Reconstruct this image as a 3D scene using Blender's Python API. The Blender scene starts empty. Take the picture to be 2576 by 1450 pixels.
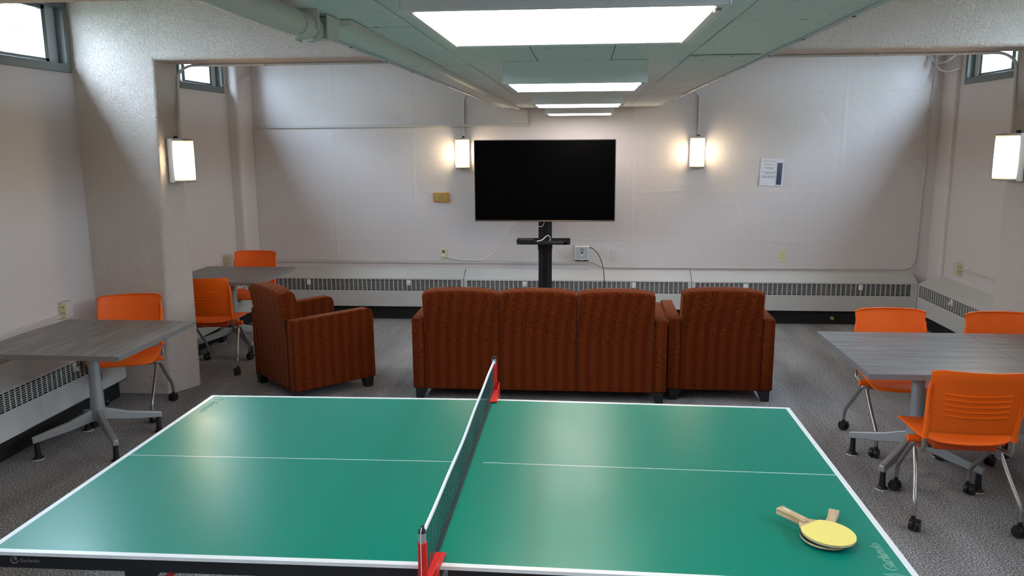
import bpy, bmesh, math, random
from mathutils import Vector, Matrix

random.seed(7)
sc = bpy.context.scene
COL = sc.collection

# ------------------------------------------------------------------ camera
F_PX, PITCH, YAW, ROLL = 2026.75, 0.179663, 0.0891006, -0.00689
CAM = Vector((0.42381, -2.86285, 1.95467))
cy_, sy_ = math.cos(YAW), math.sin(YAW)
fwd = Vector((-sy_ * math.cos(PITCH), cy_ * math.cos(PITCH), -math.sin(PITCH)))
rgt = Vector((cy_, sy_, 0)); upv = rgt.cross(fwd)
r2 = math.cos(ROLL) * rgt + math.sin(ROLL) * upv
u2 = -math.sin(ROLL) * rgt + math.cos(ROLL) * upv
camd = bpy.data.cameras.new('camera'); cam = bpy.data.objects.new('camera', camd); COL.objects.link(cam)
camd.sensor_width = 36.0; camd.lens = F_PX / 2576 * 36.0; camd.clip_start = 0.05; camd.clip_end = 200
cam.matrix_world = Matrix(((r2.x, u2.x, -fwd.x, CAM.x), (r2.y, u2.y, -fwd.y, CAM.y), (r2.z, u2.z, -fwd.z, CAM.z), (0, 0, 0, 1)))
sc.camera = cam

# ------------------------------------------------------------------ world, exposure
SKY = 52.0
E_FIX = 8.0
E_SCONCE = 27.0
w = bpy.data.worlds.new('world'); sc.world = w; w.use_nodes = True
bg = w.node_tree.nodes['Background']; bg.inputs[0].default_value = (0.66, 0.82, 1.0, 1); bg.inputs[1].default_value = SKY
# overcast sky: three times as bright overhead as at the horizon
_n = w.node_tree; _tc = _n.nodes.new('ShaderNodeTexCoord'); _sp = _n.nodes.new('ShaderNodeSeparateXYZ'); _mr = _n.nodes.new('ShaderNodeMapRange')
_n.links.new(_tc.outputs['Generated'], _sp.inputs[0]); _n.links.new(_sp.outputs[2], _mr.inputs[0])
_mr.inputs[1].default_value = 0.0; _mr.inputs[2].default_value = 1.0; _mr.inputs[3].default_value = SKY / 3; _mr.inputs[4].default_value = SKY
_n.links.new(_mr.outputs[0], bg.inputs[1])
sc.view_settings.view_transform = 'Standard'; sc.view_settings.look = 'None'
sc.view_settings.gamma = 1.0; sc.view_settings.use_curve_mapping = False
sc.view_settings.exposure = 0.66
sc.cycles.max_bounces = 10; sc.cycles.diffuse_bounces = 6; sc.cycles.sample_clamp_indirect = 6.0
sc.cycles.use_denoising = True

# ------------------------------------------------------------------ materials
MATS = {}
def mat(name, col, rough=0.6, metal=0.0, spec=0.5, emit=None, estr=0.0):
    m = bpy.data.materials.new(name); m.use_nodes = True
    b = m.node_tree.nodes['Principled BSDF']
    b.inputs['Base Color'].default_value = (*col, 1); b.inputs['Roughness'].default_value = rough
    b.inputs['Metallic'].default_value = metal; b.inputs['Specular IOR Level'].default_value = spec
    if emit:
        b.inputs['Emission Color'].default_value = (*emit, 1); b.inputs['Emission Strength'].default_value = estr
    MATS[name] = m
    return m
class NT:
    def __init__(s, m):
        s.nt = m.node_tree; s.b = s.nt.nodes['Principled BSDF']; s.N = s.nt.nodes; s.L = s.nt.links
    def n(s, t, **kw):
        x = s.N.new(t)
        for k, v in kw.items(): setattr(x, k, v)
        return x
    def coord(s, kind='Object', scale=(1, 1, 1)):
        c = s.n('ShaderNodeTexCoord'); mp = s.n('ShaderNodeMapping'); mp.inputs['Scale'].default_value = scale
        s.L.new(c.outputs[kind], mp.inputs['Vector']); return mp.outputs[0]
    def noise(s, vec, scale, detail=3, rough=0.5, dist=0):
        x = s.n('ShaderNodeTexNoise'); x.inputs['Scale'].default_value = scale; x.inputs['Detail'].default_value = detail
        x.inputs['Roughness'].default_value = rough; x.inputs['Distortion'].default_value = dist
        s.L.new(vec, x.inputs['Vector']); return x.outputs['Fac']
    def ramp(s, fac, stops, interp='LINEAR'):
        x = s.n('ShaderNodeValToRGB'); x.color_ramp.interpolation = interp; e = x.color_ramp.elements
        while len(e) < len(stops): e.new(0.5)
        for i, (p, c) in enumerate(stops):
            e[i].position = p; e[i].color = (*c, 1) if len(c) == 3 else c
        s.L.new(fac, x.inputs[0]); return x.outputs[0]
    def math(s, op, a, b=None, clamp=False):
        x = s.n('ShaderNodeMath', operation=op); x.use_clamp = clamp
        for i, v in enumerate((a, b)):
            if v is None: continue
            if isinstance(v, (int, float)): x.inputs[i].default_value = v
            else: s.L.new(v, x.inputs[i])
        return x.outputs[0]
    def mix(s, fac, a, b, mode='MIX'):
        x = s.n('ShaderNodeMix', data_type='RGBA', blend_type=mode)
        for i, v in ((0, fac), (6, a), (7, b)):
            if isinstance(v, (int, float)): x.inputs[i].default_value = v
            elif isinstance(v, tuple): x.inputs[i].default_value = (*v, 1)
            else: s.L.new(v, x.inputs[i])
        return x.outputs[2]
    def color(s, o): s.L.new(o, s.b.inputs['Base Color'])
    def bump(s, h, strength, dist=0.01, prev=None):
        x = s.n('ShaderNodeBump'); x.inputs['Strength'].default_value = strength; x.inputs['Distance'].default_value = dist
        s.L.new(h, x.inputs['Height'])
        if prev is not None: s.L.new(prev, x.inputs['Normal'])
        s.L.new(x.outputs[0], s.b.inputs['Normal']); return x.outputs[0]
    def sep(s, v):
        x = s.n('ShaderNodeSeparateXYZ'); s.L.new(v, x.inputs[0]); return x.outputs

WALLC = (0.66, 0.595, 0.585)
# smooth painted wall
m = mat('wall_paint', WALLC, 0.55); t = NT(m); v = t.coord()
t.color(t.mix(t.math('MULTIPLY', t.noise(v, 1.2, 4), 0.35), WALLC, (0.60, 0.54, 0.53)))
t.bump(t.noise(v, 90, 3), 0.15, 0.003)
# painted board-formed concrete of the far wall, with form lines
m = mat('wall_concrete', WALLC, 0.5); t = NT(m); v = t.coord()
sx = t.sep(v)
wob = t.math('MULTIPLY', t.math('SUBTRACT', t.noise(v, 3.0, 3), 0.5), 0.07)
zz = t.math('ADD', sx[2], wob); xx = t.math('ADD', sx[0], t.math('MULTIPLY', wob, 0.4))
def line_at(coord, c, wd):
    a = t.math('ABSOLUTE', t.math('SUBTRACT', coord, c)); return t.math('SUBTRACT', 1.0, t.math('DIVIDE', a, wd), clamp=True)
h = t.math('MULTIPLY', t.noise(v, 5, 5, 0.6, 0.8), 0.8)
for c in (2.46, 1.41, 0.88): h = t.math('ADD', h, t.math('MULTIPLY', line_at(zz, c, 0.03), t.math('MULTIPLY', t.noise(v, 1.7, 2), 0.28)))
for c in (-2.35, -1.45, 0.95, 3.13): h = t.math('ADD', h, t.math('MULTIPLY', line_at(xx, c, 0.03), 0.22))
fine = t.noise(t.coord(scale=(6, 1, 30)), 6, 4, 0.6)
nb = t.bump(h, 0.45, 0.02); t.bump(fine, 0.12, 0.004, nb)
t.color(t.mix(t.math('MULTIPLY', t.noise(v, 2.2, 5), 0.4), (0.68, 0.615, 0.605), (0.61, 0.55, 0.54)))
# rough painted stucco for beams and pillars
m = mat('rough_concrete', (0.58, 0.53, 0.485), 0.5, spec=0.3); t = NT(m); v = t.coord()
vor = t.n('ShaderNodeTexVoronoi'); vor.inputs['Scale'].default_value = 26; t.L.new(v, vor.inputs['Vector'])
h1 = t.noise(v, 42, 5, 0.55, 1.4); h2 = t.noise(v, 9, 4, 0.55)
pit = t.math('LESS_THAN', vor.outputs['Distance'], 0.11)
pitsel = t.math('MULTIPLY', pit, t.math('GREATER_THAN', t.noise(v, 11, 2), 0.585))
pitsel = t.math('MULTIPLY', pitsel, t.math('GREATER_THAN', t.sep(v)[2], 2.05))
hh = t.math('ADD', t.math('MULTIPLY', t.math('GREATER_THAN', h1, 0.54), 0.25), t.math('ADD', h1, t.math('MULTIPLY', h2, 0.8)))
hh = t.math('SUBTRACT', hh, t.math('MULTIPLY', pitsel, 1.2))
a = t.bump(hh, 0.85, 0.013)
t.color(t.mix(t.math('MULTIPLY', pitsel, 0.65), t.mix(t.math('MULTIPLY', h2, 0.5), (0.68, 0.59, 0.53), (0.60, 0.515, 0.46)), (0.13, 0.10, 0.08)))
# carpet
m = mat('carpet', (0.1, 0.1, 0.1), 0.95, spec=0.1); t = NT(m); v = t.coord()
n1 = t.noise(v, 120, 3, 0.85); n2 = t.noise(v, 900, 1); big = t.noise(t.coord(scale=(3, 0.6, 1)), 1.2, 4, 0.6)
c = t.ramp(n1, [(0.34, (0.04, 0.036, 0.036)), (0.46, (0.20, 0.19, 0.195)), (0.54, (0.42, 0.41, 0.42)), (0.66, (1.0, 0.95, 0.88))])
t.color(t.mix(0.7, c, t.ramp(big, [(0.3, (0.42, 0.40, 0.38)), (0.7, (0.95, 0.95, 0.97))]), 'MULTIPLY'))
t.bump(n1, 0.5, 0.004)
# upholstery
def fabric(name, scale_axis):
    m = mat(name, (0.3, 0.08, 0.02), 0.9, spec=0.06); t = NT(m); v = t.coord(); s = t.sep(v)
    ax = t.math('ADD', s[0], s[1]) if scale_axis == 'xy' else s[0]
    ax = t.math('ADD', ax, t.math('MULTIPLY', t.noise(t.coord(scale=(1, 1, 0.2)), 9, 1), 0.02))
    w1 = t.math('SINE', t.math('MULTIPLY', ax, 2 * math.pi / 0.082))
    w2 = t.math('SINE', t.math('MULTIPLY', ax, 2 * math.pi / 0.0273))
    fac = t.math('ADD', t.math('MULTIPLY', w1, 0.26), t.math('ADD', t.math('MULTIPLY', w2, 0.08), 0.5), clamp=True)
    base = t.mix(fac, (0.082, 0.010, 0.0025), (0.130, 0.026, 0.005))
    g = t.noise(t.coord(scale=(1, 1, 0.55)), 260, 2, 0.7)
    spk = t.ramp(g, [(0.36, (0.25, 0.22, 0.22)), (0.5, (0.85, 0.85, 0.85)), (0.66, (2.3, 2.5, 2.0))])
    t.color(t.mix(0.8, base, spk, 'MULTIPLY')); t.bump(g, 0.3, 0.003)
    t.b.inputs['Sheen Weight'].default_value = 0.2; t.b.inputs['Sheen Tint'].default_value = (1.0, 0.45, 0.25, 1); t.b.inputs['Sheen Roughness'].default_value = 0.4
    return m
fabric('fabric', 'xy')
# laminate table top, grain along X or Y
def laminate(name, sc3):
    m = mat(name, (0.14, 0.13, 0.125), 0.36); t = NT(m)
    g1 = t.noise(t.coord(scale=sc3), 7, 5, 0.6, 0.4); g2 = t.noise(t.coord(scale=tuple(x * 3 for x in sc3)), 11, 3)
    f = t.math('ADD', t.math('MULTIPLY', g1, 0.7), t.math('MULTIPLY', g2, 0.3))
    t.color(t.ramp(f, [(0.30, (0.10, 0.091, 0.088)), (0.5, (0.175, 0.165, 0.162)), (0.70, (0.30, 0.29, 0.29))]))
laminate('laminate_x', (0.3, 3.2, 1)); laminate('laminate_y', (3.2, 0.3, 1))
mat('laminate_edge', (0.20, 0.195, 0.20), 0.4)
m = mat('orange_plastic', (0.96, 0.135, 0.003), 0.42, spec=0.35); t = NT(m); t.bump(t.noise(t.coord(), 500, 2), 0.08, 0.001)
mat('steel_tube', (0.42, 0.40, 0.37), 0.33, 0.85)
mat('silver_paint', (0.40, 0.41, 0.42), 0.38, 0.5)
mat('black_plastic', (0.012, 0.012, 0.013), 0.45)
mat('black_matte', (0.008, 0.008, 0.009), 0.7)
mat('tv_black', (0.0012, 0.0012, 0.0012), 0.25, spec=0.05)
mat('bronze', (0.30, 0.22, 0.17), 0.35, 0.8)
mat('heater_paint', (0.56, 0.54, 0.52), 0.45)
mat('trim_paint', (0.55, 0.52, 0.50), 0.45)
mat('alu', (0.17, 0.18, 0.175), 0.45, 0.5)
mat('light_alu', (0.62, 0.65, 0.68), 0.5, 0.1)
mat('ivory', (0.72, 0.64, 0.40), 0.4)
mat('white_plastic', (0.78, 0.78, 0.76), 0.4)
mat('grey_plate', (0.50, 0.52, 0.52), 0.4)
mat('red_paint', (0.62, 0.012, 0.008), 0.35)
mat('white_cord', (0.75, 0.73, 0.70), 0.6)
mat('white_tape', (0.80, 0.84, 0.92), 0.6)
mat('net_green', (0.006, 0.045, 0.045), 0.8)
mat('navy', (0.02, 0.03, 0.10), 0.8)
mat('yellow_rubber', (0.87, 0.72, 0.19), 0.75)
mat('black_rubber', (0.01, 0.025, 0.02), 0.6)
mat('leg_black', (0.012, 0.012, 0.014), 0.35)
mat('fixture_paint', (0.80, 0.82, 0.80), 0.45)
mat('pipe_paint', (0.66, 0.65, 0.60), 0.5)
mat('joint_dark', (0.02, 0.02, 0.02), 0.9)
mat('mint_print', (0.45, 0.72, 0.60), 0.5)
mat('grey_print', (0.25, 0.25, 0.27), 0.5)
mat('poster_paper', (0.74, 0.74, 0.80), 0.25)
mat('poster_blue', (0.03, 0.05, 0.12), 0.25)
mat('poster_ink', (0.22, 0.22, 0.28), 0.5)
mat('logo_blue', (0.05, 0.22, 0.42), 0.5)
mat('logo_light', (0.35, 0.62, 0.78), 0.5)
mat('brass_plate', (0.50, 0.36, 0.12), 0.35, 0.4)
mat('ink_brown', (0.20, 0.14, 0.04), 0.5)
mat('red_led', (0.6, 0.02, 0.02), 0.4, emit=(1, 0.05, 0.03), estr=1.0)
m = mat('wood_plaque', (0.55, 0.25, 0.04), 0.4); t = NT(m)
t.color(t.ramp(t.noise(t.coord(scale=(1, 1, 8)), 14, 4), [(0.35, (0.42, 0.18, 0.03)), (0.65, (0.62, 0.33, 0.07))]))
m = mat('paddle_wood', (0.55, 0.40, 0.25), 0.5); t = NT(m)
t.color(t.ramp(t.noise(t.coord(scale=(1, 10, 10)), 8, 3), [(0.35, (0.50, 0.34, 0.19)), (0.65, (0.66, 0.49, 0.31))]))
# mineral fibre ceiling tile
m = mat('ceiling_tile', (0.55, 0.60, 0.57), 0.75); t = NT(m)
n = t.noise(t.coord('Object', (1.0, 3.2, 1)), 26, 3, 0.6, 0.8); fis = t.math('GREATER_THAN', n, 0.655)
info = t.n('ShaderNodeObjectInfo')
t.color(t.mix(t.math('MULTIPLY', fis, 0.75), t.mix(info.outputs['Random'], (0.70, 0.73, 0.70), (0.78, 0.79, 0.76)), (0.16, 0.17, 0.16)))
t.bump(t.math('MULTIPLY', fis, -1.0), 0.5, 0.004)
# table tennis surface: green field with painted white lines
m = mat('tt_surface', (0.01, 0.3, 0.2), 0.33, spec=0.32); t = NT(m); v = t.coord(); s = t.sep(v)
ax_ = t.math('ABSOLUTE', s[0]); ay_ = t.math('ABSOLUTE', s[1])
e1 = t.math('GREATER_THAN', ax_, 1.350); e2 = t.math('GREATER_THAN', ay_, 0.7425)
cl = t.math('MULTIPLY', t.math('LESS_THAN', ay_, 0.0018), t.math('GREATER_THAN', ax_, 0.055))
ln = t.math('MAXIMUM', t.math('MAXIMUM', e1, e2), cl)
gr = t.mix(t.math('MULTIPLY', t.noise(v, 3, 4), 0.5), (0.0, 0.205, 0.138), (0.001, 0.235, 0.16))
t.color(t.mix(ln, gr, (0.78, 0.80, 0.80)))
t.L.new(t.ramp(t.noise(v, 4, 5), [(0.3, (0.285,) * 3), (0.7, (0.33,) * 3)]), t.b.inputs['Roughness'])
# emitters
m = mat('lens', (0.8, 0.8, 0.8), 0.5, emit=(1.0, 0.88, 0.80), estr=E_FIX); t = NT(m)
m = mat('opal', (0.8, 0.75, 0.65), 0.4, emit=(1.0, 0.80, 0.50), estr=E_SCONCE); t = NT(m)
z = t.sep(t.coord())[2]
f = t.math('SUBTRACT', 1.0, t.math('POWER', t.math('DIVIDE', t.math('ABSOLUTE', z), 0.152), 2.2), clamp=True)
t.L.new(t.math('ADD', 0.40, t.math('MULTIPLY', t.math('POWER', f, 2.4), E_SCONCE)), t.b.inputs['Emission Strength'])
# window glass: clear sheet with a faint reflection
m = bpy.data.materials.new('glass'); m.use_nodes = True; nt = m.node_tree; nt.nodes.clear()
o = nt.nodes.new('ShaderNodeOutputMaterial'); mx = nt.nodes.new('ShaderNodeMixShader'); tr = nt.nodes.new('ShaderNodeBsdfTransparent')
gl = nt.nodes.new('ShaderNodeBsdfGlossy'); gl.inputs['Roughness'].default_value = 0.02; mx.inputs[0].default_value = 0.06
tr.inputs[0].default_value = (0.93, 0.96, 0.97, 1)
nt.links.new(tr.outputs[0], mx.inputs[1]); nt.links.new(gl.outputs[0], mx.inputs[2]); nt.links.new(mx.outputs[0], o.inputs[0]); MATS['glass'] = m
m = mat('leaf', (0.34, 0.44, 0.26), 0.6); m = mat('bark', (0.12, 0.09, 0.07), 0.8); mat('grass', (0.09, 0.10, 0.07), 0.9)
mat('roof_paint', (0.42, 0.40, 0.37), 0.8)

# ------------------------------------------------------------------ mesh helpers
class MB:
    """collects shapes; build() links them as one mesh object"""
    def __init__(s): s.v = []; s.f = []
    def add(s, vs, fs):
        k = len(s.v); s.v += [tuple(p) for p in vs]; s.f += [tuple(i + k for i in f) for f in fs]; return s
    def box(s, x0, x1, y0, y1, z0, z1):
        vs = [(x, y, z) for z in (z0, z1) for y in (y0, y1) for x in (x0, x1)]
        return s.add(vs, [(0, 2, 3, 1), (4, 5, 7, 6), (0, 1, 5, 4), (2, 6, 7, 3), (0, 4, 6, 2), (1, 3, 7, 5)])
    def obox(s, c, ax, ay, az):
        c, ax, ay, az = map(Vector, (c, ax, ay, az))
        vs = [c + i * ax + j * ay + k * az for k in (-1, 1) for j in (-1, 1) for i in (-1, 1)]
        return s.add(vs, [(0, 2, 3, 1), (4, 5, 7, 6), (0, 1, 5, 4), (2, 6, 7, 3), (0, 4, 6, 2), (1, 3, 7, 5)])
    def prism(s, poly, axis, a0, a1):
        """poly: 2-D points; axis 'x': (y,z), 'y': (x,z), 'z': (x,y)"""
        def P(p, a): return (a, p[0], p[1]) if axis == 'x' else (p[0], a, p[1]) if axis == 'y' else (p[0], p[1], a)
        n = len(poly); vs = [P(p, a0) for p in poly] + [P(p, a1) for p in poly]
        fs = [tuple(range(n))[::-1], tuple(range(n, 2 * n))] + [(i, (i + 1) % n, n + (i + 1) % n, n + i) for i in range(n)]
        return s.add(vs, fs)
    def tube(s, pts, r, n=10, cap=True):
        pts = [Vector(p) for p in pts]; rs = r if isinstance(r, (list, tuple)) else [r] * len(pts)
        T = []
        for i in range(len(pts)):
            a = pts[max(i - 1, 0)]; b = pts[min(i + 1, len(pts) - 1)]; T.append((b - a).normalized())
        ref = Vector((0, 0, 1)) if abs(T[0].z) < 0.9 else Vector((1, 0, 0))
        nrm = T[0].cross(ref).normalized(); vs = []
        for i, p in enumerate(pts):
            nrm = (nrm - T[i] * nrm.dot(T[i])).normalized(); bi = T[i].cross(nrm)
            for k in range(n):
                a = 2 * math.pi * k / n; vs.append(p + rs[i] * (math.cos(a) * nrm + math.sin(a) * bi))
        fs = []
        for i in range(len(pts) - 1):
            for k in range(n):
                fs.append((i * n + k, i * n + (k + 1) % n, (i + 1) * n + (k + 1) % n, (i + 1) * n + k))
        if cap: fs += [tuple(range(n))[::-1], tuple(range((len(pts) - 1) * n, len(pts) * n))]
        return s.add(vs, fs)
    def cyl(s, c, r, h, axis='z', n=20, r2=None):
        d = {'x': Vector((1, 0, 0)), 'y': Vector((0, 1, 0)), 'z': Vector((0, 0, 1))}[axis]
        c = Vector(c); return s.tube([c - d * h / 2, c + d * h / 2], [r, r if r2 is None else r2], n)
    def lathe(s, c, prof, n=20):
        c = Vector(c); vs = []; fs = []
        for (r, z) in prof:
            for k in range(n):
                a = 2 * math.pi * k / n; vs.append((c.x + r * math.cos(a), c.y + r * math.sin(a), c.z + z))
        for i in range(len(prof) - 1):
            for k in range(n): fs.append((i * n + k, i * n + (k + 1) % n, (i + 1) * n + (k + 1) % n, (i + 1) * n + k))
        fs += [tuple(range(n))[::-1], tuple(range((len(prof) - 1) * n, len(prof) * n))]
        return s.add(vs, fs)
    def build(s, name, m, parent=None, bevel=0.0, seg=2, smooth=False, loc=None, rz=0.0, solid=0.0, sub=0):
        me = bpy.data.meshes.new(name); me.from_pydata(s.v, [], s.f)
        bm = bmesh.new(); bm.from_mesh(me); bmesh.ops.recalc_face_normals(bm, faces=bm.faces); bm.to_mesh(me); bm.free()
        me.materials.append(MATS[m]); o = bpy.data.objects.new(name, me); COL.objects.link(o)
        if smooth:
            for p in me.polygons: p.use_smooth = True
            me.set_sharp_from_angle(angle=math.radians(38))
        if solid:
            md = o.modifiers.new('solid', 'SOLIDIFY'); md.thickness = solid; md.offset = 0
        if sub:
            md = o.modifiers.new('sub', 'SUBSURF'); md.levels = sub; md.render_levels = sub
        if bevel:
            md = o.modifiers.new('bevel', 'BEVEL'); md.width = bevel; md.segments = seg; md.limit_method = 'ANGLE'; md.angle_limit = math.radians(40)
            md.harden_normals = False
            for p in me.polygons: p.use_smooth = True
            if not smooth: me.set_sharp_from_angle(angle=math.radians(80))
        if parent: o.parent = parent
        if loc: o.location = loc
        if rz: o.rotation_euler.z = rz
        return o
def smooth_path(pts, n=6, closed=False):
    """Catmull-Rom through the points"""
    P = [Vector(p) for p in pts]; out = []
    for i in range(len(P) - 1):
        p0 = P[max(i - 1, 0)]; p1 = P[i]; p2 = P[i + 1]; p3 = P[min(i + 2, len(P) - 1)]
        for k in range(n):
            t = k / n
            out.append(0.5 * ((2 * p1) + (p2 - p0) * t + (2 * p0 - 5 * p1 + 4 * p2 - p3) * t * t + (-p0 + 3 * p1 - 3 * p2 + p3) * t ** 3))
    out.append(P[-1]); return out
def round_path(pts, r, n=5):
    """polyline with rounded corners"""
    P = [Vector(p) for p in pts]; out = [P[0]]
    for i in range(1, len(P) - 1):
        a = (P[i - 1] - P[i]); b = (P[i + 1] - P[i]); rr = min(r, a.length * 0.49, b.length * 0.49)
        A = P[i] + a.normalized() * rr; B = P[i] + b.normalized() * rr
        for k in range(n + 1):
            t = k / n; out.append((1 - t) ** 2 * A + 2 * t * (1 - t) * P[i] + t * t * B)
    out.append(P[-1]); return out
def thing(name, label, cat, loc=(0, 0, 0), rz=0.0, group=None):
    o = bpy.data.objects.new(name, None); COL.objects.link(o); o.location = loc; o.rotation_euler.z = rz
    o.empty_display_size = 0.1
    o['label'] = label; o['category'] = cat
    if group: o['group'] = group
    return o
def tag(o, label, cat, group=None):
    o['label'] = label; o['category'] = cat
    if group: o['group'] = group
    return o
def struct(o): o['kind'] = 'structure'; return o
def dup(root, loc=None, rz=None, label=None, group=None, parent=None):
    r = root.copy(); COL.objects.link(r); r.parent = parent
    if loc is not None: r.location = loc
    if rz is not None: r.rotation_euler.z = rz
    if label: r['label'] = label
    if group: r['group'] = group
    for ch in list(root.children): dup(ch, parent=r)
    return r
def text(name, body, size, m, parent, mw, outline=0.0, shear=0.0, align='LEFT', sx=1.0, extrude=0.0):
    cu = bpy.data.curves.new(name, 'FONT'); cu.body = body; cu.size = size; cu.shear = shear; cu.align_x = align
    if outline: cu.fill_mode = 'NONE'; cu.bevel_depth = outline; cu.bevel_resolution = 0; cu.resolution_u = 4
    cu.extrude = extrude
    o = bpy.data.objects.new(name + '_tmp', cu); COL.objects.link(o)
    dg = bpy.context.evaluated_depsgraph_get(); me = bpy.data.meshes.new_from_object(o.evaluated_get(dg))
    bpy.data.objects.remove(o); me.transform(mw @ Matrix.Diagonal((sx, 1, 1, 1))); me.materials.clear(); me.materials.append(MATS[m])
    q = bpy.data.objects.new(name, me); COL.objects.link(q); q.parent = parent; return q
def frame_matrix(origin, xdir, ydir):
    x = Vector(xdir).normalized(); y = Vector(ydir).normalized(); z = x.cross(y); o = Vector(origin)
    return Matrix(((x.x, y.x, z.x, o.x), (x.y, y.y, z.y, o.y), (x.z, y.z, z.z, o.z), (0, 0, 0, 1)))

# ------------------------------------------------------------------ room
XL, XR, YB, YF, ZC = -3.365, 4.13, 6.0, -5.0, 3.22
ZS = 2.313          # underside of the dropped ceiling
b = MB(); b.box(XL - .3, XR + .3, YF - .2, YB + .3, -0.1, 0)
struct(b.build('floor', 'carpet'))
b = MB(); b.box(XL - .3, XR + .3, YF - .2, YB + .3, ZC, ZC + .2); struct(b.build('ceiling', 'roof_paint'))
b = MB(); b.box(XL - .3, XR + .3, YB, YB + .3, 0, ZC); struct(b.build('wall_back', 'wall_concrete'))
b = MB(); b.box(XL - .3, XR + .3, YF - .2, YF, 0, ZC); struct(b.build('wall_front', 'wall_paint'))
WZ0, WZ1 = 2.475, 2.985
WL = [(3.33, 5.56), (0.62, 2.98), (-2.08, 0.28), (-4.75, -2.45)]
WR = [(3.33, 5.60), (0.62, 2.98), (-2.08, 0.28), (-4.75, -2.45)]  # rearmost pair is unseen, added for more light from behind the camera
for side, X0, s, wins in (('left', XL, -1, WL), ('right', XR, 1, WR)):
    b = MB(); xa, xb = sorted((X0, X0 + s * .20)); b.box(xa, xb, YF, YB, 0, WZ0); b.box(xa, xb, YF, YB, WZ1, ZC)
    ys = [YF] + [y for wdw in sorted(wins) for y in wdw] + [YB]
    for i in range(0, len(ys), 2): b.box(xa, xb, ys[i], ys[i + 1], WZ0, WZ1)
    struct(b.build('wall_' + side, 'wall_paint'))
WN = [0]
def window(X0, s, y0, y1, mull, flip=False):
    WN[0] += 1
    e = bpy.data.objects.new('window_%d' % WN[0], None); COL.objects.link(e); struct(e); e.location = (X0, y1, WZ0)
    def B(mb, xa, xb, ya, yb, za, zb):
        xs = sorted((s * xa, s * xb)); mb.box(xs[0], xs[1], ya - y1, yb - y1, za - WZ0, zb - WZ0)
    f = MB()
    B(f, -.012, .11, y0, y1, WZ0, WZ0 + .062); B(f, -.012, .11, y0, y1, WZ1 - .05, WZ1)
    B(f, -.012, .11, y0, y0 + .05, WZ0 + .062, WZ1 - .05); B(f, -.012, .11, y1 - .05, y1, WZ0 + .062, WZ1 - .05)
    B(f, .03, .10, mull - .03, mull + .03, WZ0 + .062, WZ1 - .05)
    f.build('window_frame', 'alu', e, bevel=.003)
    st = MB(); B(st, .055, .10, y1 - .165, y1 - .05, WZ0 + .062, WZ1 - .05); st.build('lit_reveal', 'light_alu', e)  # pale plate: daylight on the jamb reveal put into the colour
    for ya, yb, xo in ((mull + .03, y1 - .165, .045), (y0 + .05, mull - .03, .065)):
        fr = MB(); za, zb = WZ0 + .062, WZ1 - .05
        B(fr, xo, xo + .03, ya, ya + .028, za, zb); B(fr, xo, xo + .03, yb - .04, yb, za, zb)
        B(fr, xo, xo + .03, ya, yb, za, za + .03); B(fr, xo, xo + .03, ya, yb, zb - .03, zb)
        sa = fr.build('sash', 'alu', e, bevel=.002)
        g = MB(); B(g, xo + .012, xo + .017, ya + .028, yb - .04, za + .03, zb - .03); g.build('pane', 'glass', sa)
    L = bpy.data.lights.new('sky_portal', 'AREA'); L.shape = 'RECTANGLE'; L.size = (y1 - y0); L.size_y = (WZ1 - WZ0); L.cycles.is_portal = True
    lo = bpy.data.objects.new('sky_portal', L); COL.objects.link(lo); lo.location = (X0 + s * .19, (y0 + y1) / 2, (WZ0 + WZ1) / 2)
    lo.rotation_euler = Vector((-s, 0, 0)).to_track_quat('-Z', 'Y').to_euler()
    # portal size axes: local X along world Y
    q = Matrix(((0, 0, s), (1, 0, 0), (0, s, 0))); lo.rotation_euler = q.to_euler() if s == 1 else Matrix(((0, 0, -1), (-1, 0, 0), (0, 1, 0))).to_euler()
window(XL, -1, *WL[0], 4.77); window(XL, -1, *WL[1], 1.75); window(XL, -1, *WL[2], -0.9); window(XL, -1, *WL[3], -3.6)
window(XR, 1, *WR[0], 4.79); window(XR, 1, *WR[1], 1.75); window(XR, 1, *WR[2], -0.9); window(XR, 1, *WR[3], -3.6)

# pillars with splayed inner faces and the beams they carry
def pillar(Xw, s, ya, yb, top, bot, inner, name):
    # s=+1: stands on left wall and grows to +x
    def ring(z, xf): X0 = Xw - s * .05; return [(X0, ya, z), (xf, ya, z), (xf + s * .012, ya + .012, z), (inner - s * .006, ya + .235, z), (inner, ya + .25, z), (inner - s * .02, yb + .003, z), (X0, yb + .003, z)]
    lv = [(0, bot), (.9, bot + (top - bot) * .45), (1.8, bot + (top - bot) * .8), (2.4, top), (ZC - .001, top)]; ya -= .0015
    vs = []; fs = []; n = 7
    for z, xf in lv: vs += ring(z, xf)
    for i in range(len(lv) - 1):
        for k in range(n): fs.append((i * n + k, i * n + (k + 1) % n, (i + 1) * n + (k + 1) % n, (i + 1) * n + k))
    fs += [tuple(range(n))[::-1], tuple(range((len(lv) - 1) * n, len(lv) * n))]
    return struct(MB().add(vs, fs).build(name, 'rough_concrete', bevel=.012, seg=3))
pillar(XL, 1, 3.0, 3.30, -2.742, -2.832, -2.695, 'pillar_left')
pillar(XR, -1, 3.0, 3.30, 3.49, 3.56, 3.44, 'pillar_right')
for i, y in enumerate((0.29, -2.4)):
    pillar(XL, 1, y, y + .3, -2.742, -2.832, -2.695, 'pillar_left'); pillar(XR, -1, y, y + .3, 3.49, 3.56, 3.44, 'pillar_right')
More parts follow.
